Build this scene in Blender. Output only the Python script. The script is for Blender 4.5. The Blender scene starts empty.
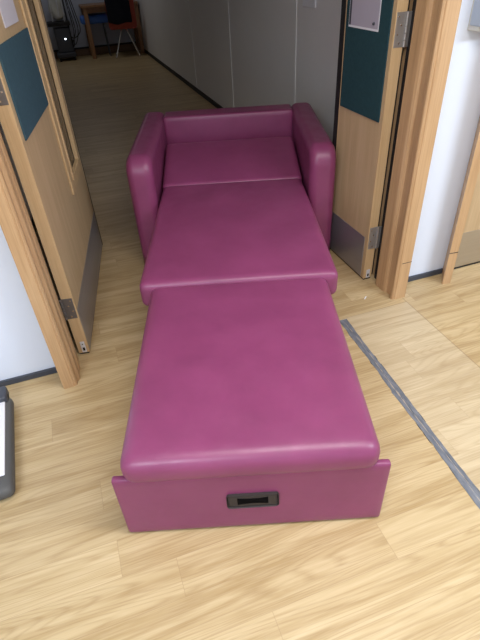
import bpy, bmesh, math, random
from mathutils import Vector, Matrix
random.seed(4)
C = bpy.context.scene
COL = C.collection

# ------------------------------------------------------------------ camera
F_PX = 480.0
up_c = -Vector((279.8 - 240, 942.3 - 320, F_PX)).normalized()      # world up in camera coords (x right, y down, z forward)
vx = 30.0
vy = 320 - (up_c.x * (vx - 240) + up_c.z * F_PX) / up_c.y
yc = Vector((vx - 240, vy - 320, F_PX)).normalized()
xc = yc.cross(up_c)
rows = [xc, yc, up_c]                                               # world = R @ cam
right = Vector([r.x for r in rows]); down = Vector([r.y for r in rows]); fwd = Vector([r.z for r in rows])
cd = bpy.data.cameras.new('camera'); cam = bpy.data.objects.new('camera', cd); COL.objects.link(cam)
cd.sensor_fit = 'VERTICAL'; cd.sensor_height = 24; cd.lens = 24 * F_PX / 640
m = Matrix((right, -down, -fwd)).transposed().to_4x4(); m.translation = (0, 0, 1.4)
cam.matrix_world = m
cd.clip_start = 0.02; cd.clip_end = 60
C.camera = cam

# ------------------------------------------------------------------ world, lamps, exposure
w = bpy.data.worlds.new('world'); C.world = w; w.use_nodes = True
w.node_tree.nodes['Background'].inputs[0].default_value = (0.75, 0.85, 1, 1)
w.node_tree.nodes['Background'].inputs[1].default_value = 0.3
def area(name, loc, sx, sy, power, col, rot=(0, 0, 0)):
    d = bpy.data.lights.new(name, 'AREA'); d.shape = 'RECTANGLE'; d.size = sx; d.size_y = sy
    d.energy = power; d.color = col
    o = bpy.data.objects.new(name, d); o.location = loc; o.rotation_euler = rot; COL.objects.link(o); return o
area('room_ceiling_lamp', (0.5, 0.35, 2.46), 1.2, 0.5, 29, (1, 0.97, 0.96))
area('room_side_lamp', (2.2, -0.4, 2.46), 1.2, 0.6, 65, (0.82, 0.90, 1))
area('room_left_lamp', (-1.5, -1.2, 2.46), 1.2, 0.6, 74, (0.80, 0.89, 1))
area('corridor_fill', (0.4, 9.0, 2.46), 0.6, 0.3, 3.5, (0.95, 0.97, 1))  # fill light added to lift the unlit corridor and its end wall
C.view_settings.view_transform = 'Standard'; C.view_settings.look = 'None'
C.view_settings.gamma = 1; C.view_settings.use_curve_mapping = False
C.view_settings.exposure = 0.28

# ------------------------------------------------------------------ materials
def mat(name, col, rough=0.5, metal=0.0, spec=0.5, coat=0.0):
    a = bpy.data.materials.new(name); a.use_nodes = True
    b = a.node_tree.nodes['Principled BSDF']
    b.inputs['Base Color'].default_value = (*col, 1); b.inputs['Roughness'].default_value = rough
    b.inputs['Metallic'].default_value = metal; b.inputs['Specular IOR Level'].default_value = spec
    b.inputs['Coat Weight'].default_value = coat
    return a
def N(a, t, **kw):
    n = a.node_tree.nodes.new(t)
    for k, v in kw.items(): setattr(n, k, v)
    return n
def L(a, o, i): a.node_tree.links.new(o, i)
def bsdf(a): return a.node_tree.nodes['Principled BSDF']
def coords(a, scale=(1, 1, 1)):
    t = N(a, 'ShaderNodeTexCoord'); mp = N(a, 'ShaderNodeMapping'); mp.inputs['Scale'].default_value = scale
    L(a, t.outputs['Object'], mp.inputs['Vector']); return mp.outputs['Vector']
def ramp(a, fac, stops):
    r = N(a, 'ShaderNodeValToRGB'); e = r.color_ramp.elements
    while len(e) < len(stops): e.new(0.5)
    for k, (p, c) in enumerate(stops): e[k].position = p; e[k].color = (*c, 1)
    L(a, fac, r.inputs['Fac']); return r.outputs['Color']
def math_(a, op, x, y=None, z=None):
    n = N(a, 'ShaderNodeMath', operation=op)
    for k, v in enumerate((x, y, z)):
        if v is None: continue
        if isinstance(v, (int, float)): n.inputs[k].default_value = v
        else: L(a, v, n.inputs[k])
    return n.outputs[0]
def mixc(a, fac, c1, c2, blend='MIX'):
    n = N(a, 'ShaderNodeMix', data_type='RGBA', blend_type=blend)
    for s, v in ((n.inputs[0], fac), (n.inputs[6], c1), (n.inputs[7], c2)):
        if isinstance(v, (int, float)): s.default_value = v
        elif isinstance(v, tuple): s.default_value = (*v, 1)
        else: L(a, v, s)
    return n.outputs[2]
def noise(a, vec, scale, detail=4, rough=0.5, dist=0.0, out='Fac'):
    n = N(a, 'ShaderNodeTexNoise'); n.inputs['Scale'].default_value = scale; n.inputs['Detail'].default_value = detail
    n.inputs['Roughness'].default_value = rough; n.inputs['Distortion'].default_value = dist
    L(a, vec, n.inputs['Vector']); return n.outputs[out]
def bump(a, h, strength=0.1, dist=0.002):
    b = N(a, 'ShaderNodeBump'); b.inputs['Strength'].default_value = strength; b.inputs['Distance'].default_value = dist
    L(a, h, b.inputs['Height']); L(a, b.outputs[0], bsdf(a).inputs['Normal'])

def wood(name, c1, c2, c3, scale=(14, 14, 0.9), rough=0.42, fine=9.0):
    a = mat(name, c1, rough)
    v = coords(a, scale)
    n1 = noise(a, v, 2.0, 5, 0.6, 0.6)
    v2 = coords(a, (scale[0] * fine, scale[1] * fine, scale[2] * 3))
    n2 = noise(a, v2, 1.5, 3, 0.6)
    base = ramp(a, n1, [(0.3, c3), (0.52, c1), (0.72, c2)])
    col = mixc(a, 0.35, base, ramp(a, n2, [(0.3, c3), (0.6, c2)]))
    L(a, col, bsdf(a).inputs['Base Color'])
    bump(a, n2, 0.08, 0.001)
    return a
oak_door = wood('oak_veneer', (0.52, 0.37, 0.205), (0.58, 0.42, 0.25), (0.44, 0.305, 0.16))
oak_edge = wood('oak_lipping', (0.56, 0.385, 0.20), (0.62, 0.44, 0.245), (0.46, 0.30, 0.15))
oak_frame = wood('oak_frame', (0.50, 0.31, 0.155), (0.57, 0.37, 0.20), (0.38, 0.22, 0.10))
brown_wood = wood('brown_table_wood', (0.30, 0.15, 0.07), (0.36, 0.19, 0.09), (0.2, 0.1, 0.045))

def make_floor():
    a = mat('oak_plank_vinyl', (0.6, 0.43, 0.25), 0.36)
    t = N(a, 'ShaderNodeTexCoord'); s = N(a, 'ShaderNodeSeparateXYZ'); L(a, t.outputs['Object'], s.inputs[0])
    x, y = s.outputs[0], s.outputs[1]
    PW = 0.116; PL = 1.15
    ry = math_(a, 'DIVIDE', math_(a, 'ADD', y, 10 * PW - 0.04), PW)
    row = math_(a, 'FLOOR', ry)
    wn = N(a, 'ShaderNodeTexWhiteNoise', noise_dimensions='1D'); L(a, row, wn.inputs['W'])
    rx = math_(a, 'ADD', math_(a, 'DIVIDE', x, PL), math_(a, 'MULTIPLY', wn.outputs['Value'], 7.3))
    colx = math_(a, 'FLOOR', rx)
    cmb = N(a, 'ShaderNodeCombineXYZ'); L(a, colx, cmb.inputs[0]); L(a, row, cmb.inputs[1])
    wn2 = N(a, 'ShaderNodeTexWhiteNoise', noise_dimensions='2D'); L(a, cmb.outputs[0], wn2.inputs['Vector'])
    pid = wn2.outputs['Value']
    # grain coordinates, shifted for every plank
    gx = math_(a, 'ADD', math_(a, 'MULTIPLY', x, 1.0), math_(a, 'MULTIPLY', pid, 37.0))
    gy = math_(a, 'ADD', math_(a, 'MULTIPLY', y, 13.0), math_(a, 'MULTIPLY', pid, 11.0))
    g = N(a, 'ShaderNodeCombineXYZ'); L(a, gx, g.inputs[0]); L(a, gy, g.inputs[1])
    n1 = noise(a, g.outputs[0], 1.25, 4, 0.55, 0.9)
    g3 = N(a, 'ShaderNodeCombineXYZ'); L(a, math_(a, 'MULTIPLY', gx, 0.9), g3.inputs[0]); L(a, math_(a, 'MULTIPLY', gy, 1.0), g3.inputs[1])
    n3 = noise(a, g3.outputs[0], 0.85, 1.2, 0.4, 0.5)
    rings = math_(a, 'FRACT', math_(a, 'MULTIPLY', n3, 22.0))
    rings = math_(a, 'ABSOLUTE', math_(a, 'SUBTRACT', rings, 0.5))
    g2 = N(a, 'ShaderNodeCombineXYZ'); L(a, math_(a, 'MULTIPLY', x, 5.0), g2.inputs[0]); L(a, math_(a, 'MULTIPLY', gy, 12.0), g2.inputs[1])
    n2 = noise(a, g2.outputs[0], 1.2, 3, 0.6)
    base = ramp(a, pid, [(0.0, (0.51, 0.375, 0.20)), (0.5, (0.545, 0.41, 0.222)), (1.0, (0.58, 0.44, 0.245))])
    c = mixc(a, ramp(a, n1, [(0.38, (0, 0, 0)), (0.60, (1, 1, 1))]), mixc(a, 1.0, base, (0.76, 0.70, 0.60), 'MULTIPLY'), base)
    c = mixc(a, math_(a, 'MULTIPLY', ramp(a, rings, [(0.0, (1, 1, 1)), (0.26, (0, 0, 0))]), math_(a, 'MULTIPLY', ramp(a, n1, [(0.3, (1, 1, 1)), (0.7, (0.35,) * 3)]), 0.9)), c, mixc(a, 1.0, base, (0.67, 0.59, 0.48), 'MULTIPLY'))
    c = mixc(a, math_(a, 'MULTIPLY', ramp(a, n2, [(0.45, (0, 0, 0)), (0.72, (1, 1, 1))]), 0.30), c, (0.72, 0.58, 0.37))
    # plank joints
    fy = math_(a, 'ABSOLUTE', math_(a, 'SUBTRACT', math_(a, 'FRACT', ry), 0.5))
    fx = math_(a, 'ABSOLUTE', math_(a, 'SUBTRACT', math_(a, 'FRACT', rx), 0.5))
    seam = math_(a, 'MAXIMUM', math_(a, 'GREATER_THAN', fy, 0.4925), math_(a, 'GREATER_THAN', fx, 0.4991))
    c = mixc(a, math_(a, 'MULTIPLY', seam, 0.42), c, (0.33, 0.21, 0.10))
    # the replaced, paler strip of flooring between the tape and the sheet joint
    inx = math_(a, 'MULTIPLY', math_(a, 'GREATER_THAN', math_(a, 'SUBTRACT', x, math_(a, 'MULTIPLY', y, 0.0617)), 0.888), math_(a, 'LESS_THAN', x, 1.335))
    iny = math_(a, 'LESS_THAN', y, 1.555)
    patch = math_(a, 'MULTIPLY', inx, iny)
    c = mixc(a, patch, c, mixc(a, 0.22, mixc(a, 1.0, c, (1.04, 1.09, 1.18), 'MULTIPLY'), (0.62, 0.51, 0.37)))
    jl = math_(a, 'MULTIPLY', math_(a, 'LESS_THAN', math_(a, 'ABSOLUTE', math_(a, 'SUBTRACT', x, 1.335)), 0.0025), math_(a, 'LESS_THAN', y, 1.59))
    jt = math_(a, 'MULTIPLY', math_(a, 'LESS_THAN', math_(a, 'ABSOLUTE', math_(a, 'SUBTRACT', y, 1.555)), 0.002), inx)
    c = mixc(a, math_(a, 'MULTIPLY', math_(a, 'MAXIMUM', jl, jt), 0.5), c, (0.25, 0.16, 0.08))
    L(a, c, bsdf(a).inputs['Base Color'])
    L(a, ramp(a, n2, [(0.2, (0.33,) * 3), (0.8, (0.46,) * 3)]), bsdf(a).inputs['Roughness'])
    bump(a, n2, 0.05, 0.001)
    return a
floor_m = make_floor()

def make_vinyl():
    a = mat('burgundy_vinyl', (0.23, 0.046, 0.126), 0.42, 0, 0.5)
    v = coords(a)
    n = noise(a, v, 5, 4, 0.6)
    L(a, ramp(a, n, [(0.3, (0.200, 0.038, 0.106)), (0.7, (0.250, 0.050, 0.134))]), bsdf(a).inputs['Base Color'])
    L(a, ramp(a, noise(a, v, 14, 4), [(0.3, (0.33,) * 3), (0.7, (0.44,) * 3)]), bsdf(a).inputs['Roughness'])
    vo = N(a, 'ShaderNodeTexVoronoi'); vo.inputs['Scale'].default_value = 260; L(a, v, vo.inputs['Vector'])
    h = math_(a, 'ADD', math_(a, 'MULTIPLY', vo.outputs['Distance'], 0.25), math_(a, 'MULTIPLY', noise(a, v, 7, 3), 3.0))
    bump(a, h, 0.25, 0.002)
    return a
vinyl = make_vinyl()

def plaster(name, col, rough=0.65):
    a = mat(name, col, rough); v = coords(a)
    n = noise(a, v, 3, 5)
    L(a, mixc(a, n, tuple(q * 0.96 for q in col), tuple(min(1, q * 1.03) for q in col)), bsdf(a).inputs['Base Color'])
    bump(a, noise(a, v, 60, 3), 0.05, 0.001); return a
wall_m = plaster('white_wall_paint', (0.73, 0.79, 0.90))
corr_m = plaster('corridor_wall_panel', (0.78, 0.76, 0.74), 0.5)
seam_m = mat('panel_joint_strip', (0.80, 0.79, 0.77), 0.45)
end_m = plaster('end_wall_paint', (0.50, 0.53, 0.62))
ceil_m = plaster('ceiling_white', (0.8, 0.8, 0.8), 0.8)
skirt_m = mat('dark_blue_skirting', (0.05, 0.057, 0.075), 0.5)
black_m = mat('black_rubber', (0.012, 0.012, 0.013), 0.6)
brownsk_m = mat('brown_skirting', (0.20, 0.12, 0.07), 0.5)
def brushed(name, col, rough, metal=1.0):
    a = mat(name, col, rough, metal); v = coords(a, (2, 2, 220))
    n = noise(a, v, 1.0, 3)
    L(a, ramp(a, n, [(0.3, (rough * 0.8,) * 3), (0.7, (rough * 1.2,) * 3)]), bsdf(a).inputs['Roughness'])
    bump(a, n, 0.03, 0.0006); return a
steel = brushed('brushed_steel_plate', (0.40, 0.40, 0.43), 0.42, 0.75)
steel_pale = brushed('pale_steel_plate', (0.58, 0.54, 0.47), 0.45)
hinge_m = brushed('hinge_steel', (0.40, 0.38, 0.36), 0.38, 0.6)
bronze_m = brushed('dull_bronze_hinge', (0.17, 0.155, 0.145), 0.5, 0.5)
chrome = mat('chrome', (0.75, 0.75, 0.76), 0.15, 1.0)
screw_m = mat('screw_steel', (0.8, 0.8, 0.78), 0.25, 1.0)
silver_m = mat('pale_latch_metal', (0.70, 0.71, 0.74), 0.4, 0.2)
def felt(name, col):
    a = mat(name, col, 0.9, 0, 0.2); v = coords(a)
    L(a, mixc(a, noise(a, v, 90, 3), tuple(q * 0.8 for q in col), tuple(q * 1.2 for q in col)), bsdf(a).inputs['Base Color'])
    bump(a, noise(a, v, 400, 2), 0.2, 0.001); return a
green_felt = felt('dark_green_felt', (0.019, 0.055, 0.066))
blue_felt = felt('dark_teal_felt', (0.042, 0.088, 0.115))
paper_m = mat('white_paper', (0.62, 0.60, 0.66), 0.6)
sleeve_m = mat('grey_lilac_paper', (0.42, 0.39, 0.46), 0.35)
print_m = mat('grey_print', (0.25, 0.26, 0.30), 0.6)
handle_m = mat('charcoal_plastic', (0.040, 0.032, 0.030), 0.6, 0, 0.3)
recess_m = mat('pocket_shade_black', (0.004, 0.0035, 0.004), 0.9, 0, 0.05)  # near-black paints the shade inside the handle pocket and bolt holes
def tape_mat():
    a = mat('grey_cloth_tape', (0.20, 0.22, 0.26), 0.55); v = coords(a, (1, 0.25, 1))
    n = noise(a, v, 60, 4, 0.65)
    c = ramp(a, n, [(0.40, (0.115, 0.125, 0.145)), (0.66, (0.20, 0.21, 0.235))])
    L(a, c, bsdf(a).inputs['Base Color']); bump(a, n, 0.3, 0.001); return a
tape_m = tape_mat()
torn_m = mat('torn_tape_backing', (0.40, 0.33, 0.25), 0.8)
white_pl = mat('white_plastic', (0.78, 0.78, 0.82), 0.4)
grey_pl = mat('mid_grey_plastic', (0.085, 0.083, 0.08), 0.6)
dark_pl = mat('dark_grey_plastic', (0.05, 0.055, 0.07), 0.4)
boxgrey = mat('blue_grey_enamel', (0.36, 0.42, 0.52), 0.4)
boxbase = mat('cream_plastic', (0.55, 0.55, 0.52), 0.5)
red_pl = mat('red_plastic_seat', (0.35, 0.05, 0.03), 0.4)
jacket_m = felt('black_cloth', (0.012, 0.014, 0.022))
blue_m = mat('blue_vinyl_pad', (0.05, 0.17, 0.60), 0.5)
bag_m = mat('grey_translucent_cover', (0.60, 0.60, 0.55), 0.35)
glass_m = mat('dark_vision_glass', (0.012, 0.013, 0.015), 0.12, 0, 0.15)
led_m = mat('white_led', (1, 1, 1), 0.5)
bsdf(led_m).inputs['Emission Color'].default_value = (0.9, 0.95, 1, 1); bsdf(led_m).inputs['Emission Strength'].default_value = 6
stain_m = mat('grey_floor_scuff', (0.30, 0.25, 0.22), 0.7)

# ------------------------------------------------------------------ mesh helpers
def link(name, me, m=None, parent=None, smooth=False):
    o = bpy.data.objects.new(name, me); COL.objects.link(o)
    if m: me.materials.append(m)
    if parent: o.parent = parent
    if smooth:
        for p in me.polygons: p.use_smooth = True
    return o
def obj(name, bm, m, parent=None, smooth=False):
    bmesh.ops.recalc_face_normals(bm, faces=bm.faces)
    me = bpy.data.meshes.new(name); bm.to_mesh(me); bm.free()
    return link(name, me, m, parent, smooth)
def add_box(bm, x0, x1, y0, y1, z0, z1, r=0.0, seg=2):
    g = bmesh.ops.create_cube(bm, size=1)
    vs = g['verts']
    for v in vs:
        v.co = Vector(((x0 + x1) / 2 + v.co.x * (x1 - x0), (y0 + y1) / 2 + v.co.y * (y1 - y0), (z0 + z1) / 2 + v.co.z * (z1 - z0)))
    if r > 0:
        es = list({e for v in vs for e in v.link_edges})
        bmesh.ops.bevel(bm, geom=es, offset=r, segments=seg, affect='EDGES', profile=0.5)
def box(name, x0, x1, y0, y1, z0, z1, m, parent=None, r=0.0, seg=2):
    bm = bmesh.new(); add_box(bm, x0, x1, y0, y1, z0, z1, r, seg); return obj(name, bm, m, parent)
def struct(o, label=None):
    if o.parent is None:
        o['kind'] = 'structure'
        if label: o['label'] = label
    return o
def tag(o, label, cat, group=None):
    o['label'] = label; o['category'] = cat
    if group: o['group'] = group
    return o
def empty(name, loc, rz=0):
    o = bpy.data.objects.new(name, None); COL.objects.link(o); o.location = loc; o.rotation_euler = (0, 0, rz)
    o.empty_display_size = 0.1; return o
def add_prism(bm, pts, z0, z1):
    lo = [bm.verts.new((x, y, z0)) for x, y in pts]; hi = [bm.verts.new((x, y, z1)) for x, y in pts]
    bm.faces.new(lo); bm.faces.new(hi)
    n = len(pts)
    for i in range(n): bm.faces.new((lo[i], lo[(i + 1) % n], hi[(i + 1) % n], hi[i]))
def add_cyl(bm, p, q, r, r2=None, seg=14):
    p, q = Vector(p), Vector(q); d = q - p
    g = bmesh.ops.create_cone(bm, cap_ends=True, segments=seg, radius1=r, radius2=r if r2 is None else r2, depth=d.length)
    M = Matrix.Translation((p + q) / 2) @ d.to_track_quat('Z', 'Y').to_matrix().to_4x4()
    bmesh.ops.transform(bm, matrix=M, verts=g['verts'])
def cyl(name, p, q, r, m, parent=None, r2=None, seg=14):
    bm = bmesh.new(); add_cyl(bm, p, q, r, r2, seg); return obj(name, bm, m, parent)
def add_tube(bm, pts, r, seg=8, cyclic=False):
    pts = [Vector(p) for p in pts]; n = len(pts); rings = []
    up = Vector((0, 0, 1))
    for i, p in enumerate(pts):
        t = (pts[min(i + 1, n - 1)] - pts[max(i - 1, 0)]).normalized()
        a = t.cross(up)
        if a.length < 0.1: a = t.cross(Vector((0, 1, 0)))
        a.normalize(); b = t.cross(a)
        rings.append([bm.verts.new(p + (a * math.cos(k * 2 * math.pi / seg) + b * math.sin(k * 2 * math.pi / seg)) * r) for k in range(seg)])
    for i in range(n - 1):
        for k in range(seg): bm.faces.new((rings[i][k], rings[i][(k + 1) % seg], rings[i + 1][(k + 1) % seg], rings[i + 1][k]))
    bm.faces.new(rings[0]); bm.faces.new(rings[-1][::-1])
def smooth_path(P, n=8):
    P = [Vector(p) for p in P]; out = []
    for i in range(len(P) - 1):
        a, b, c, d = P[max(i - 1, 0)], P[i], P[i + 1], P[min(i + 2, len(P) - 1)]
        for k in range(n):
            t = k / n
            out.append(0.5 * ((2 * b) + (c - a) * t + (2 * a - 5 * b + 4 * c - d) * t * t + (3 * b - a - 3 * c + d) * t ** 3))
    out.append(P[-1]); return out
def add_cushion(bm, sx, sy, sz, r, puff=0.0, n=(22, 22, 8), mat4=None):
    """rounded box centred on the origin; its top swells slightly"""
    hx, hy, hz = sx / 2, sy / 2, sz / 2
    vm = {}
    def V(i, j, k):
        key = (i, j, k)
        if key in vm: return vm[key]
        def dist(t, h):                                     # denser near the rims
            u = 2 * t - 1
            return h * math.copysign(1 - (1 - abs(u)) ** 1.6, u)
        p = Vector((dist(i / n[0], hx), dist(j / n[1], hy), dist(k / n[2], hz)))
        q = Vector((max(-hx + r, min(hx - r, p.x)), max(-hy + r, min(hy - r, p.y)), max(-hz + r, min(hz - r, p.z))))
        d = p - q
        if d.length > 1e-9: p = q + d.normalized() * r
        fx = 1 - (abs(p.x) / hx) ** 3; fy = 1 - (abs(p.y) / hy) ** 3
        if p.z > 0: p.z += puff * max(fx, 0) * max(fy, 0)
        if mat4 is not None: p = mat4 @ p
        vm[key] = bm.verts.new(p); return vm[key]
    a, b, c = n
    for i in range(a):
        for j in range(b):
            bm.faces.new((V(i, j, 0), V(i, j + 1, 0), V(i + 1, j + 1, 0), V(i + 1, j, 0)))
            bm.faces.new((V(i, j, c), V(i + 1, j, c), V(i + 1, j + 1, c), V(i, j + 1, c)))
    for i in range(a):
        for k in range(c):
            bm.faces.new((V(i, 0, k), V(i + 1, 0, k), V(i + 1, 0, k + 1), V(i, 0, k + 1)))
            bm.faces.new((V(i, b, k), V(i, b, k + 1), V(i + 1, b, k + 1), V(i + 1, b, k)))
    for j in range(b):
        for k in range(c):
            bm.faces.new((V(0, j, k), V(0, j, k + 1), V(0, j + 1, k + 1), V(0, j + 1, k)))
            bm.faces.new((V(a, j, k), V(a, j + 1, k), V(a, j + 1, k + 1), V(a, j, k + 1)))

# ------------------------------------------------------------------ the setting
WY = 1.708      # room face of the doorway wall
WB = 1.86       # corridor face of the doorway wall
END = 10.4
struct(box('floor', -3.0, 3.6, -3.0, END + 0.1, -0.1, 0.0, floor_m))
H = 2.55
struct(box('ceiling', -3.0, 3.6, -3.0, END + 0.1, H, H + 0.1, ceil_m))
struct(box('wall_front_left', -3.0, -0.28, WY, WB, 0, H, wall_m))
struct(box('wall_front_middle', 1.34, 1.67, WY, WB, 0, H, wall_m))
struct(box('wall_front_right', 2.62, 3.6, WY, WB, 0, H, wall_m))
bm = bmesh.new(); add_box(bm, -0.28, 1.34, WY, WB, 2.12, H); add_box(bm, 1.67, 2.62, WY, WB, 2.1, H)
struct(obj('wall_over_doors', bm, wall_m))
struct(box('wall_room_left', -3.1, -3.0, -3.0, WB, 0, H, wall_m))
struct(box('wall_room_right', 3.6, 3.7, -3.0, WB, 0, H, wall_m))
struct(box('wall_room_back', -3.0, 3.6, -3.1, -3.0, 0, H, wall_m))
cw = struct(box('wall_corridor_right', 1.605, 1.70, WB, END, 0, H, corr_m))
for y in (3.48, 4.95, 6.4):
    box('panel_joint', 1.600, 1.606, y - 0.012, y + 0.012, 0.06, H, seam_m, cw)
struct(box('wall_corridor_left', -0.5, -0.40, WB, END, 0, H, corr_m))
struct(box('wall_corridor_end', -0.5, 1.70, END, END + 0.1, 0, H, end_m))
bs = struct(box('baseboard_corridor_end', -0.40, 1.605, END - 0.015, END, 0, 0.115, brownsk_m))
box('top_strip', -0.40, 1.605, END - 0.022, END, 0.115, 0.14, black_m, bs)
struct(box('baseboard_corridor_right', 1.593, 1.605, WB, END - 0.02, 0, 0.05, black_m))
struct(box('baseboard_corridor_left', -0.40, -0.388, WB, END - 0.02, 0, 0.05, black_m))
struct(box('baseboard_front_left', -3.0, -0.292, WY - 0.012, WY, 0, 0.028, skirt_m, None, 0.003))
struct(box('baseboard_front_middle', 1.353, 1.652, WY - 0.012, WY, 0, 0.028, skirt_m, None, 0.003))
struct(box('baseboard_front_right', 2.70, 3.6, WY - 0.012, WY, 0, 0.028, skirt_m, None, 0.003))

# frame of the wide doorway: stepped profile with architrave, reveal, stop and rebate
def jamb(pts, name):
    bm = bmesh.new(); add_prism(bm, pts, 0.0, 2.12)
    es = [e for e in bm.edges if abs(e.verts[0].co.z - e.verts[1].co.z) > 1]
    bmesh.ops.bevel(bm, geom=es, offset=0.0022, segments=2, affect='EDGES', profile=0.5)
    return struct(obj(name, bm, oak_frame))
rj = jamb([(1.352, 1.594), (1.352, WY), (1.345, WY), (1.345, 1.87), (1.318, 1.87), (1.318, 1.775), (1.294, 1.762), (1.279, 1.745), (1.279, 1.684), (1.284, 1.672),
      (1.293, 1.668), (1.293, 1.628), (1.278, 1.614), (1.278, 1.600), (1.286, 1.594), (1.2895, 1.600), (1.293, 1.594)], 'trim_1')
box('seal_strip', 1.309, 1.3185, 1.788, 1.806, 0, 2.06, black_m, rj)
box('seal_strip', 1.309, 1.3185, 1.838, 1.852, 0, 2.06, black_m, rj)
box('paint_crack', 1.3518, 1.3524, 1.594, 1.650, 0.20, 0.203, black_m, rj)
box('paint_crack', 1.300, 1.352, 1.5934, 1.5942, 0.20, 0.203, black_m, rj)
lj = jamb([(-0.291, 1.583), (-0.291, WY), (-0.285, WY), (-0.285, 1.87), (-0.240, 1.87), (-0.240, 1.765), (-0.219, 1.755), (-0.217, 1.680), (-0.222, 1.672),
      (-0.222, 1.660), (-0.222, 1.622), (-0.234, 1.606), (-0.234, 1.592), (-0.242, 1.583), (-0.246, 1.588), (-0.250, 1.583)], 'trim_2')
box('seal_strip', -0.240, -0.230, 1.772, 1.850, 0, 2.06, black_m, lj)
bm = bmesh.new(); add_box(bm, -0.285, 1.345, 1.59, 1.87, 2.06, 2.12, 0.003)
struct(obj('trim_3', bm, oak_frame))

# second doorway on the right, door closed
bm = bmesh.new(); add_prism(bm, [(1.583, 1.612), (1.628, 1.606), (1.676, 1.66), (1.676, 1.86), (1.668, 1.86), (1.668, 1.708), (1.655, 1.706)], 0, 2.1)
add_box(bm, 2.62, 2.69, 1.655, 1.86, 0, 2.1, 0.004); add_box(bm, 1.672, 2.62, 1.655, 1.86, 2.05, 2.1, 0.003)
t4 = struct(obj('trim_4', bm, oak_frame))
bm = bmesh.new(); add_prism(bm, [(1.5835, 1.611), (1.628, 1.6052), (1.628, 1.607), (1.5835, 1.613)], 0.178, 0.182); obj('paint_crack', bm, black_m, t4)
d3 = struct(box('door_3', 1.675, 2.617, 1.708, 1.752, 0.008, 2.045, oak_door, None, 0.002))
box('kick_plate', 1.682, 2.61, 1.7055, 1.709, 0.012, 0.212, steel_pale, d3, 0.0008)
box('bottom_seal', 1.676, 2.616, 1.706, 1.75, 0.0, 0.008, black_m, d3)

# ------------------------------------------------------------------ open double doors
def ybox(name, par, s0, s1, y0, y1, z0, z1, m, sgn, r=0.0):
    a, b = sorted((y0 * sgn, y1 * sgn)); return box(name, s0, s1, a, b, z0, z1, m, par, r)
TH = 0.047
def hinge(par, zc, m, sgn, knuckle_y, hgt=0.112, leaf2=0.028, label=None):
    bm = bmesh.new()
    a, b = sorted((0.004 * sgn, (knuckle_y - 0.001) * sgn))
    add_box(bm, -0.0022, 0.0005, a, b, zc - hgt / 2, zc + hgt / 2, 0.001)
    h = obj('hinge', bm, m, par)
    a, b = sorted((knuckle_y * sgn, (knuckle_y + leaf2) * sgn))
    box('frame_leaf', -0.0052, -0.0025, a, b, zc - hgt / 2, zc + hgt / 2, m, h, 0.0008)
    bm = bmesh.new(); n = 5
    for i in range(n):
        add_cyl(bm, (-0.006, knuckle_y * sgn, zc - hgt / 2 + i * hgt / n + 0.0008), (-0.006, knuckle_y * sgn, zc - hgt / 2 + (i + 1) * hgt / n - 0.0008), 0.0055)
    obj('knuckle', bm, m, h, False)
    for i, zz in enumerate((0.38, 0.14, -0.12, -0.38)):
        yy = (0.013 if i % 2 == 0 else 0.026) * sgn
        cyl('screw', (-0.0035, yy, zc + zz * hgt), (-0.0015, yy, zc + zz * hgt), 0.0032, screw_m, h, None, 10)
    return h

# left leaf
A = Vector((-0.166, 1.774)); B = Vector((0.003, 2.770)); W1 = (B - A).length
bm = bmesh.new()
def door_mesh(W, sgn, opening=None):
    bm = bmesh.new(); z0, z1 = 0.009, 2.045; a, b = sorted((0, TH * sgn))
    if opening is None: add_box(bm, 0, W, a, b, z0, z1, 0.0015)
    else:
        s0, s1, q0, q1 = opening
        add_box(bm, 0, s0, a, b, z0, z1); add_box(bm, s1, W, a, b, z0, z1)
        add_box(bm, s0, s1, a, b, z0, q0); add_box(bm, s0, s1, a, b, q1, z1)
        # drop the doubled inner faces so the leaf is one surface
        bmesh.ops.remove_doubles(bm, verts=bm.verts, dist=1e-5)
    return bm
d1 = obj('door_1', door_mesh(W1, 1, (0.625, 0.87, 0.58, 1.80)), oak_door)
d1.location = (A.x, A.y, 0); d1.rotation_euler = (0, 0, math.atan2(B.y - A.y, B.x - A.x)); struct(d1)
bx = lambda n, s0, s1, y0, y1, z0, z1, m, r=0.0: ybox(n, d1, s0, s1, y0, y1, z0, z1, m, 1, r)
bx('edge_lipping', -0.001, 0.008, -0.0006, TH, 0.009, 2.045, oak_edge, 0.001)
bm = bmesh.new()
for s0, s1, q0, q1 in ((0.548, 0.628, 0.522, 1.86), (0.867, 0.905, 0.522, 1.86), (0.628, 0.867, 0.522, 0.583), (0.628, 0.867, 1.797, 1.86)):
    add_box(bm, s0, s1, -0.010, 0.0, q0, q1, 0.003)
for s0, s1, q0, q1 in ((0.612, 0.634, 0.57, 1.81), (0.862, 0.880, 0.57, 1.81), (0.63, 0.866, 0.57, 0.588), (0.63, 0.866, 1.79, 1.81)):
    add_box(bm, s0, s1, -0.015, 0.005, q0, q1, 0.002)
obj('vision_panel_frame', bm, oak_edge, d1)
bx('vision_glass', 0.625, 0.87, 0.006, 0.012, 0.58, 1.80, glass_m)
bx('pinboard', 0.036, 0.556, -0.006, 0, 0.926, 1.204, blue_felt, 0.001)
bx('kick_plate', 0.012, 0.998, -0.0016, 0.0004, 0.012, 0.235, steel, 0.0005)
bx('leading_edge_seal', W1, W1 + 0.006, -0.002, TH - 0.004, 0.009, 2.045, black_m)
bx('bottom_seal', 0.002, W1, 0.004, TH - 0.004, 0.0, 0.0092, black_m)
for zc in (0.252, 1.10, 1.86): hinge(d1, zc, bronze_m, 1, 0.050, 0.102, 0.012)
bm = bmesh.new(); add_box(bm, -0.0035, -0.001, 0.010, 0.030, 0.012, 0.072, 0.0012)
lt = obj('latch_plate', bm, silver_m, d1)
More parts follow.
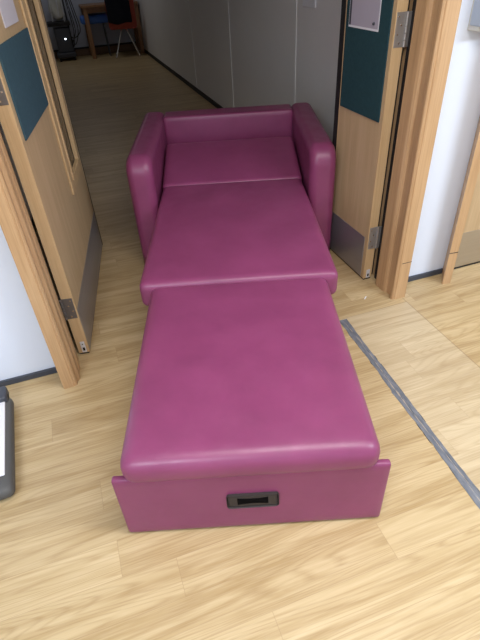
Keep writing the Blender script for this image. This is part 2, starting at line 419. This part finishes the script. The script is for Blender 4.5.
box('bolt_hole', -0.0042, -0.003, 0.015, 0.024, 0.022, 0.040, recess_m, lt, 0.0004)
cyl('screw', (-0.0045, 0.020, 0.058), (-0.003, 0.020, 0.058), 0.003, dark_pl, lt, None, 10)

# right leaf
A2 = Vector((1.243, 1.807)); W2 = 0.368
d2 = obj('door_2', door_mesh(W2, -1), oak_door)
d2.location = (A2.x, A2.y, 0); d2.rotation_euler = (0, 0, math.radians(90.6)); struct(d2)
rx = lambda n, s0, s1, y0, y1, z0, z1, m, r=0.0: ybox(n, d2, s0, s1, y0, y1, z0, z1, m, -1, r)
rx('edge_lipping', -0.001, 0.008, -0.0006, TH, 0.009, 2.045, oak_edge, 0.001)
rx('edge_lipping', W2 - 0.006, W2 + 0.001, -0.0006, TH, 0.009, 2.045, oak_edge, 0.001)
rx('pinboard', 0.024, 0.352, -0.006, 0, 0.786, 1.62, green_felt, 0.001)
rx('kick_plate', 0.026, W2 - 0.004, -0.0016, 0.0004, 0.012, 0.237, steel, 0.0005)
rx('leading_edge_seal', W2 + 0.001, W2 + 0.045, 0.002, TH - 0.004, 0.009, 2.045, black_m)
rx('bottom_seal', 0.002, W2, 0.004, TH - 0.004, 0.0, 0.0092, black_m)
for zc in (0.240, 1.127, 1.86): hinge(d2, zc, hinge_m, -1, 0.048, 0.118, 0.020)
bm = bmesh.new(); add_box(bm, -0.0035, -0.001, -0.034, -0.014, 0.012, 0.060, 0.0012)
lt = obj('latch_plate', bm, silver_m, d2)
box('bolt_hole', -0.0042, -0.003, -0.028, -0.020, 0.020, 0.036, recess_m, lt, 0.0004)

# papers on the doors
def on_door(d, name, s0, s1, y0, y1, z0, z1, m, sgn, tilt=0.0, r=0.0):
    o = ybox(name, None, s0, s1, y0, y1, z0, z1, m, sgn, r)
    o.location = d.location; o.rotation_euler = d.rotation_euler; return o
pn = on_door(d1, 'paper_notice', 0.222, 0.440, -0.0035, -0.0005, 1.235, 1.53, paper_m, 1)
tag(pn, 'white paper notice stuck on left door above the teal pinboard', 'notice')
box('printed_block', 0.245, 0.34, -0.0040, -0.0034, 1.318, 1.40, print_m, pn)
box('printed_block', 0.245, 0.42, -0.0040, -0.0034, 1.43, 1.47, print_m, pn)
dn = on_door(d2, 'paper_notice', 0.100, 0.318, -0.0075, -0.0062, 1.122, 1.45, sleeve_m, -1)
tag(dn, 'pale lilac sheet pinned on the green board of the right door', 'notice')
ybox('white_border', dn, 0.096, 0.326, -0.0070, -0.0060, 1.114, 1.45, white_pl, -1)
ybox('dark_edge', dn, 0.308, 0.322, -0.0080, -0.0074, 1.122, 1.45, dark_pl, -1)
pin = cyl('drawing_pin', (0, 0, 0), (0, 0.006, 0), 0.006, dark_pl, None, 0.004)
cr, sr = math.cos(d2.rotation_euler.z), math.sin(d2.rotation_euler.z)
pin.location = (A2.x + 0.128 * cr - 0.0085 * sr, A2.y + 0.128 * sr + 0.0085 * cr, 1.140); pin.rotation_euler = d2.rotation_euler
tag(pin, 'tiny dark pin at lower corner of the lilac sheet', 'pin')

# ------------------------------------------------------------------ sofa bed
SB = empty('sofa_bed', (0.234, 0.746, 0), math.radians(-17.2))
tag(SB, 'burgundy vinyl armchair bed pulled out flat through the doorway', 'sofa bed')
WP = 0.756
# front pull-out panel with rounded corners
bm = bmesh.new(); add_cushion(bm, 0.768, 0.022, 0.270, 0.008, 0, (24, 4, 10), Matrix.Translation((0, 0.007, 0.141)))
fp = obj('front_panel', bm, vinyl, SB, True)
bm = bmesh.new(); add_box(bm, -0.075, 0.075, -0.006, 0.004, 0.119, 0.184, 0.012, 3)
for v in bm.verts:                                   # waisted plate
    v.co.z += (0.004 if v.co.z > 0.15 else -0.002) * ((abs(v.co.x) / 0.075) ** 2 - 1)
ph = obj('pull_handle', bm, handle_m, fp); ph.location = (0, -0.004, 0)
bm = bmesh.new(); add_box(bm, -0.045, 0.045, -0.0075, 0.0, 0.135, 0.169, 0.003)
bmesh.ops.subdivide_edges(bm, edges=[e for e in bm.edges if abs(e.verts[0].co.x - e.verts[1].co.x) > 0.05], cuts=6)
for v in bm.verts:
    v.co.z = 0.152 + (v.co.z - 0.152) * (0.72 + 0.28 * (abs(v.co.x) / 0.045) ** 2)
obj('recess', bm, recess_m, ph)
# pull-out base under the foot and middle sections
bm = bmesh.new(); add_box(bm, -0.325, 0.325, 0.018, 1.60, 0.035, 0.265, 0.006)
obj('pull_out_base', bm, vinyl, SB)
for sx in (-1, 1):
    for v0 in (0.10, 0.85):
        cyl('glide', (sx * 0.28, v0, 0.0), (sx * 0.28, v0, 0.04), 0.02, black_m, SB)
def section(name, width, v0, z0, v1, z1, th, r, puff, taper=0.0):
    """cushion whose top runs from (v0, z0) to (v1, z1)"""
    d = Vector((0, v1 - v0, z1 - z0)); L_ = d.length; a = math.atan2(d.z, d.y)
    M = Matrix.Translation((0, (v0 + v1) / 2, (z0 + z1) / 2)) @ Matrix.Rotation(a, 4, 'X') @ Matrix.Translation((0, 0, -th / 2))
    bm = bmesh.new(); add_cushion(bm, width, L_, th, r, puff, (30, 34, 12), M)
    for v in bm.verts: v.co.x *= 1 - taper * (v.co.y - v0) / (v1 - v0)
    return obj(name, bm, vinyl, SB, True)
section('foot_section', 0.702, -0.022, 0.358, 0.80, 0.388, 0.100, 0.041, 0.010, 0.015)
section('middle_section', 0.778, 0.770, 0.404, 1.745, 0.410, 0.115, 0.028, 0.010, 0.030)
section('head_section', 0.764, 1.722, 0.412, 2.165, 0.508, 0.115, 0.026, 0.006)
# arms: straight base, rounded top front corner, soft rims (rings of the side profile, inset towards each side face)
def arm(sx):
    v0, v1, zt, R, re = 1.545, 2.42, 0.624, 0.092, 0.042
    prof = []
    def arc(cv, cz, r, a0, a1, n):
        for k in range(n + 1):
            a = math.radians(a0 + (a1 - a0) * k / n)
            prof.append((Vector((cv + r * math.cos(a), cz + r * math.sin(a))), Vector((math.cos(a), math.sin(a)))))
    for k in range(8): prof.append((Vector((v0, 0.03 + (zt - R - 0.03) * k / 8)), Vector((-1, 0))))
    arc(v0 + R, zt - R, R, 180, 90, 12)
    for k in range(1, 10): prof.append((Vector((v0 + R + (v1 - v0 - R - 0.05) * k / 10, zt + 0.008 * k / 10)), Vector((0, 1))))
    arc(v1 - 0.046, zt - 0.038, 0.046, 90, 0, 8)
    for k in range(1, 9): prof.append((Vector((v1, zt - 0.038 - (zt - 0.070) * k / 8)), Vector((1, 0))))
    xi, xo = 0.390, 0.524
    rings = []
    steps = 7
    for side in (0, 1):
        for k in range(steps + 1):
            a = math.pi / 2 * (k / steps if side else 1 - k / steps)
            inset = re * (1 - math.cos(a)); x = (xi + re - re * math.sin(a)) if side == 0 else (xo - re + re * math.sin(a))
            rings.append((x, inset))
    bm = bmesh.new(); vr = []
    for x, ins in rings:
        vr.append([bm.verts.new((sx * x, p.x - n_.x * ins, max(0.03, p.y - n_.y * ins))) for p, n_ in prof])
    m_ = len(prof)
    for r0, r1 in zip(vr, vr[1:]):
        for i in range(m_): bm.faces.new((r0[i], r0[(i + 1) % m_], r1[(i + 1) % m_], r1[i]))
    bm.faces.new(vr[0]); bm.faces.new(vr[-1][::-1])
    o = obj('arm', bm, vinyl, SB, True); o.modifiers.new('normals', 'WEIGHTED_NORMAL').weight = 80
    for v0_ in (1.64, 2.34): cyl('foot', (sx * 0.45, v0_, 0.0), (sx * 0.45, v0_, 0.05), 0.022, black_m, SB)
    return o
arm(-1); arm(1)
bm = bmesh.new(); add_cushion(bm, 0.790, 0.150, 0.560, 0.016, 0.0, (24, 8, 16), Matrix.Translation((0, 2.338, 0.345)))
obj('backrest', bm, vinyl, SB, True)
bm = bmesh.new(); add_box(bm, -0.385, 0.385, 1.62, 2.30, 0.05, 0.27, 0.004)
obj('seat_base', bm, vinyl, SB)

# ------------------------------------------------------------------ tape on the floor
bm = bmesh.new()
n = 90; Lp, Rp = [], []
P0, P1 = Vector((0.982, 1.548)), Vector((0.905, 0.30))
d = (P1 - P0); ln = d.length; d.normalize(); nn = Vector((-d.y, d.x))
for i in range(n + 1):
    t = i / n; p = P0 + d * ln * t
    wl = 0.0182 + 0.0022 * math.sin(i * 0.9) * random.random() + (0.004 if random.random() < 0.08 else 0) + 0.002 * math.sin(i * 0.21)
    wr = 0.0178 + 0.0012 * math.sin(i * 1.3 + 1) * random.random() + 0.0015 * math.sin(i * 0.17 + 2)
    Lp.append(p - nn * wl); Rp.append(p + nn * wr)
top = [(bm.verts.new((a.x, a.y, 0.0012)), bm.verts.new((b.x, b.y, 0.0012))) for a, b in zip(Lp, Rp)]
bot = [(bm.verts.new((a.x, a.y, 0.0001)), bm.verts.new((b.x, b.y, 0.0001))) for a, b in zip(Lp, Rp)]
for i in range(n):
    bm.faces.new((top[i][0], top[i][1], top[i + 1][1], top[i + 1][0])); bm.faces.new((bot[i][0], bot[i + 1][0], bot[i + 1][1], bot[i][1]))
    bm.faces.new((top[i][0], top[i + 1][0], bot[i + 1][0], bot[i][0])); bm.faces.new((top[i][1], bot[i][1], bot[i + 1][1], top[i + 1][1]))
bm.faces.new((top[0][0], bot[0][0], bot[0][1], top[0][1])); bm.faces.new((top[n][0], top[n][1], bot[n][1], bot[n][0]))
tp = tag(obj('floor_tape', bm, tape_m), 'worn grey tape strip along the floor right of the sofa bed', 'tape')
bm = bmesh.new()
for k in range(26):                                      # torn slits where the pale backing shows
    t = 0.04 + 0.93 * k / 26 + random.uniform(-0.01, 0.01)
    off = 0.004 * math.sin(k * 0.45) + random.uniform(-0.0015, 0.0015)
    hw = random.uniform(0.0008, 0.0016) * (2.4 if 9 <= k <= 11 else 1); hl = random.uniform(0.014, 0.036)
    c = P0 + d * ln * t + nn * off
    q = [c - d * hl, c - d * hl * 0.3 + nn * hw, c + d * hl * 0.4 + nn * hw * 0.6, c + d * hl, c + d * hl * 0.3 - nn * hw, c - d * hl * 0.5 - nn * hw * 0.7]
    add_prism(bm, [(v.x, v.y) for v in q], 0.0011, 0.0015)
obj('torn_slits', bm, torn_m, tp)['kind'] = 'stuff'
bm = bmesh.new()
for k in range(34):                                      # dark slivers that paint the shadows along tape and slit edges
    t = 0.02 + 0.96 * k / 34 + random.uniform(-0.01, 0.01)
    e = random.choice((-1, 1, 0)); off = e * 0.0182 if e else 0.004 * math.sin(t * 26 * 0.45) + 0.002
    hl = random.uniform(0.008, 0.03); hw = random.uniform(0.0006, 0.0012); c = P0 + d * ln * t + nn * off
    q = [c - d * hl, c - d * hl * 0.2 + nn * hw, c + d * hl, c + d * hl * 0.3 - nn * hw]
    add_prism(bm, [(v.x, v.y) for v in q], 0.0002, 0.0017)
obj('torn_edge_shadows', bm, dark_pl, tp)['kind'] = 'stuff'

# scrap of paper
bm = bmesh.new(); add_prism(bm, [(-0.011, -0.008), (-0.006, -0.009), (0.012, 0.007), (0.006, 0.009)], 0.0002, 0.0022)
sc = obj('paper_scrap', bm, white_pl); sc.location = (1.170, 1.662, 0)
tag(sc, 'tiny white paper scrap on the floor beside the right door', 'scrap')

# ------------------------------------------------------------------ low platform at the left edge of the picture
FS = empty('low_platform', (-0.640, 1.335, 0), math.radians(2))
tag(FS, 'low white-topped platform with dark grey rim at the left picture edge', 'platform')
bm = bmesh.new(); add_cushion(bm, 0.34, 0.46, 0.052, 0.024, 0, (16, 18, 6), Matrix.Translation((0, 0, 0.034)))
obj('body', bm, grey_pl, FS, True)
bm = bmesh.new(); add_box(bm, -0.150, 0.148, -0.165, 0.205, 0.058, 0.066, 0.0035, 2)
obj('top_plate', bm, white_pl, FS)
bm = bmesh.new(); add_cushion(bm, 0.038, 0.075, 0.05, 0.012, 0, (6, 8, 6), Matrix.Translation((0.140, 0.225, 0.062)))
kn = obj('corner_clip', bm, dark_pl, FS, True)
cyl('clip_ring', (0.153, 0.215, 0.060), (0.160, 0.215, 0.060), 0.014, black_m, kn)
for sx in (-0.13, 0.13):
    for sy in (-0.18, 0.18): cyl('foot', (sx, sy, 0), (sx, sy, 0.014), 0.016, black_m, FS)

# ------------------------------------------------------------------ wall items
wb = empty('wall_box', (1.545, WY, 1.12))
tag(wb, 'blue grey box on the white wall at top right', 'wall box')
box('cover', -0.055, 0.075, -0.085, -0.012, 0.012, 0.26, boxgrey, wb, 0.006)
box('base_plate', -0.050, 0.070, -0.060, 0, -0.004, 0.25, boxbase, wb, 0.004)
sk = empty('wall_socket', (1.605, 3.275, 1.135))
tag(sk, 'white double wall socket on the corridor wall above the sofa bed', 'socket')
box('face_plate', -0.010, 0, -0.09, 0.09, -0.045, 0.10, white_pl, sk, 0.003)
box('switch', -0.014, -0.009, -0.05, -0.02, 0.045, 0.075, white_pl, sk, 0.001)
box('switch', -0.014, -0.009, 0.02, 0.05, 0.045, 0.075, white_pl, sk, 0.001)

# ------------------------------------------------------------------ far end of the corridor
TB = empty('desk', (1.08, 10.12, 0))
tag(TB, 'brown wooden desk against the far end wall of the corridor', 'desk')
box('desk_top', -0.46, 0.50, -0.24, 0.25, 0.755, 0.79, brown_wood, TB, 0.004)
for sx in (-0.40, 0.46):
    for sy in (-0.19, 0.19): box('leg', sx - 0.035, sx + 0.035, sy - 0.03, sy + 0.03, 0, 0.756, brown_wood, TB, 0.004)
bm = bmesh.new(); add_box(bm, -0.37, 0.43, -0.20, -0.18, 0.68, 0.756)
add_box(bm, -0.41, -0.39, -0.17, 0.17, 0.66, 0.756); add_box(bm, 0.45, 0.47, -0.17, 0.17, 0.66, 0.756)
obj('apron', bm, brown_wood, TB)

ST = empty('stool', (0.84, 10.12, 0))
tag(ST, 'blue padded stool tucked beneath the far wooden desk', 'stool')
bm = bmesh.new(); add_cushion(bm, 0.52, 0.26, 0.13, 0.045, 0.005, (10, 10, 6), Matrix.Translation((0, 0, 0.575)))
obj('seat', bm, blue_m, ST, True)
for sx in (-0.12, 0.12):
    for sy in (-0.08, 0.08): cyl('leg', (sx * 1.15, sy * 1.1, 0), (sx, sy, 0.53), 0.010, dark_pl, ST)

CH = empty('chair', (1.26, 9.82, 0), math.radians(-8))
tag(CH, 'red plastic chair with chrome legs and black jacket at the desk', 'chair')
bm = bmesh.new(); add_cushion(bm, 0.44, 0.42, 0.05, 0.022, -0.008, (12, 12, 5), Matrix.Translation((0, 0.0, 0.455)))
obj('seat', bm, red_pl, CH, True)
bm = bmesh.new(); add_cushion(bm, 0.47, 0.035, 0.42, 0.017, 0, (14, 4, 12), Matrix.Translation((0, -0.235, 0.66)) @ Matrix.Rotation(math.radians(10), 4, 'X'))
for v in bm.verts: v.co.y += 0.35 * v.co.x ** 2
obj('backrest', bm, red_pl, CH, True)
for sx in (-1, 1):
    for sy in (-1, 1):
        bm = bmesh.new(); add_tube(bm, [(sx * 0.03, sy * 0.10, 0.432), (sx * 0.05, sy * 0.12, 0.40), (sx * 0.20, sy * 0.20, 0.02), (sx * 0.203, sy * 0.203, 0.0)], 0.011)
        obj('leg', bm, chrome, CH, True)
JK = tag(None or obj('jacket', (lambda b: (add_cushion(b, 0.40, 0.085, 0.44, 0.038, 0, (18, 6, 18), Matrix.Translation((-0.035, -0.245, 0.735)) @ Matrix.Rotation(math.radians(9), 4, 'X')), b)[1])(bmesh.new()), jacket_m, None, True),
         'black jacket hung over the back of the red chair', 'jacket')
for v in JK.data.vertices:
    v.co.y += 0.30 * v.co.x ** 2 + 0.008 * math.sin(v.co.x * 40 + v.co.z * 6); v.co.z += 0.012 * math.sin(v.co.x * 22)
JK.location = CH.location; JK.rotation_euler = CH.rotation_euler

# equipment stand with hanging cables on the far left
EQ = empty('equipment_stand', (0.265, 10.12, 0))
tag(EQ, 'dark equipment stand with grey cover and looped cables by end wall', 'equipment')
box('base', -0.20, 0.12, -0.16, 0.16, 0.05, 0.13, dark_pl, EQ, 0.02)
box('cabinet', -0.16, 0.09, -0.12, 0.12, 0.13, 0.50, dark_pl, EQ, 0.012)
box('shelf', -0.24, 0.13, -0.15, 0.12, 0.53, 0.59, black_m, EQ, 0.008)
bm = bmesh.new(); add_cushion(bm, 0.22, 0.20, 0.36, 0.07, 0.01, (10, 10, 12), Matrix.Translation((-0.04, 0, 0.79)))
for v in bm.verts:
    v.co += Vector((math.sin(v.co.z * 31) * 0.014, math.sin(v.co.x * 45 + v.co.z * 20) * 0.012, math.sin(v.co.x * 38) * 0.012))
obj('soft_cover', bm, bag_m, EQ, True)
for x_, z_ in ((-0.14, 0.74), (-0.02, 0.80), (0.05, 0.70)): cyl('strap', (x_, -0.118, z_ - 0.14), (x_ + 0.02, -0.122, z_ + 0.20), 0.008, silver_m, EQ)
cyl('pole', (0.10, 0.03, 0.12), (0.10, 0.03, 1.25), 0.014, dark_pl, EQ)
cyl('status_light', (-0.002, -0.128, 0.335), (-0.002, -0.120, 0.335), 0.011, led_m, EQ)
for sx in (-0.16, 0.08):
    for sy in (-0.12, 0.12): cyl('castor', (sx - 0.012, sy, 0.028), (sx + 0.012, sy, 0.028), 0.028, black_m, EQ)
for k, (a_, b_) in enumerate(((0.12, 0.30), (0.17, 0.24), (0.21, 0.34), (0.09, 0.20))):
    pth = smooth_path([(0.08, -0.04, 1.16 - 0.04 * k), (0.08 + a_ * 0.5, -0.06, 1.02), (0.08 + a_ * 0.8, -0.07 - 0.01 * k, 0.72), (0.08 + a_ * 0.95, -0.08, 0.45),
                       (0.06 + a_ * 0.55, -0.09, b_), (0.10, -0.10, 0.30 + 0.03 * k), (0.06, -0.10, 0.48)], 6)
    bm = bmesh.new(); add_tube(bm, pth, 0.0075, 7); obj('cable', bm, black_m, EQ, True)
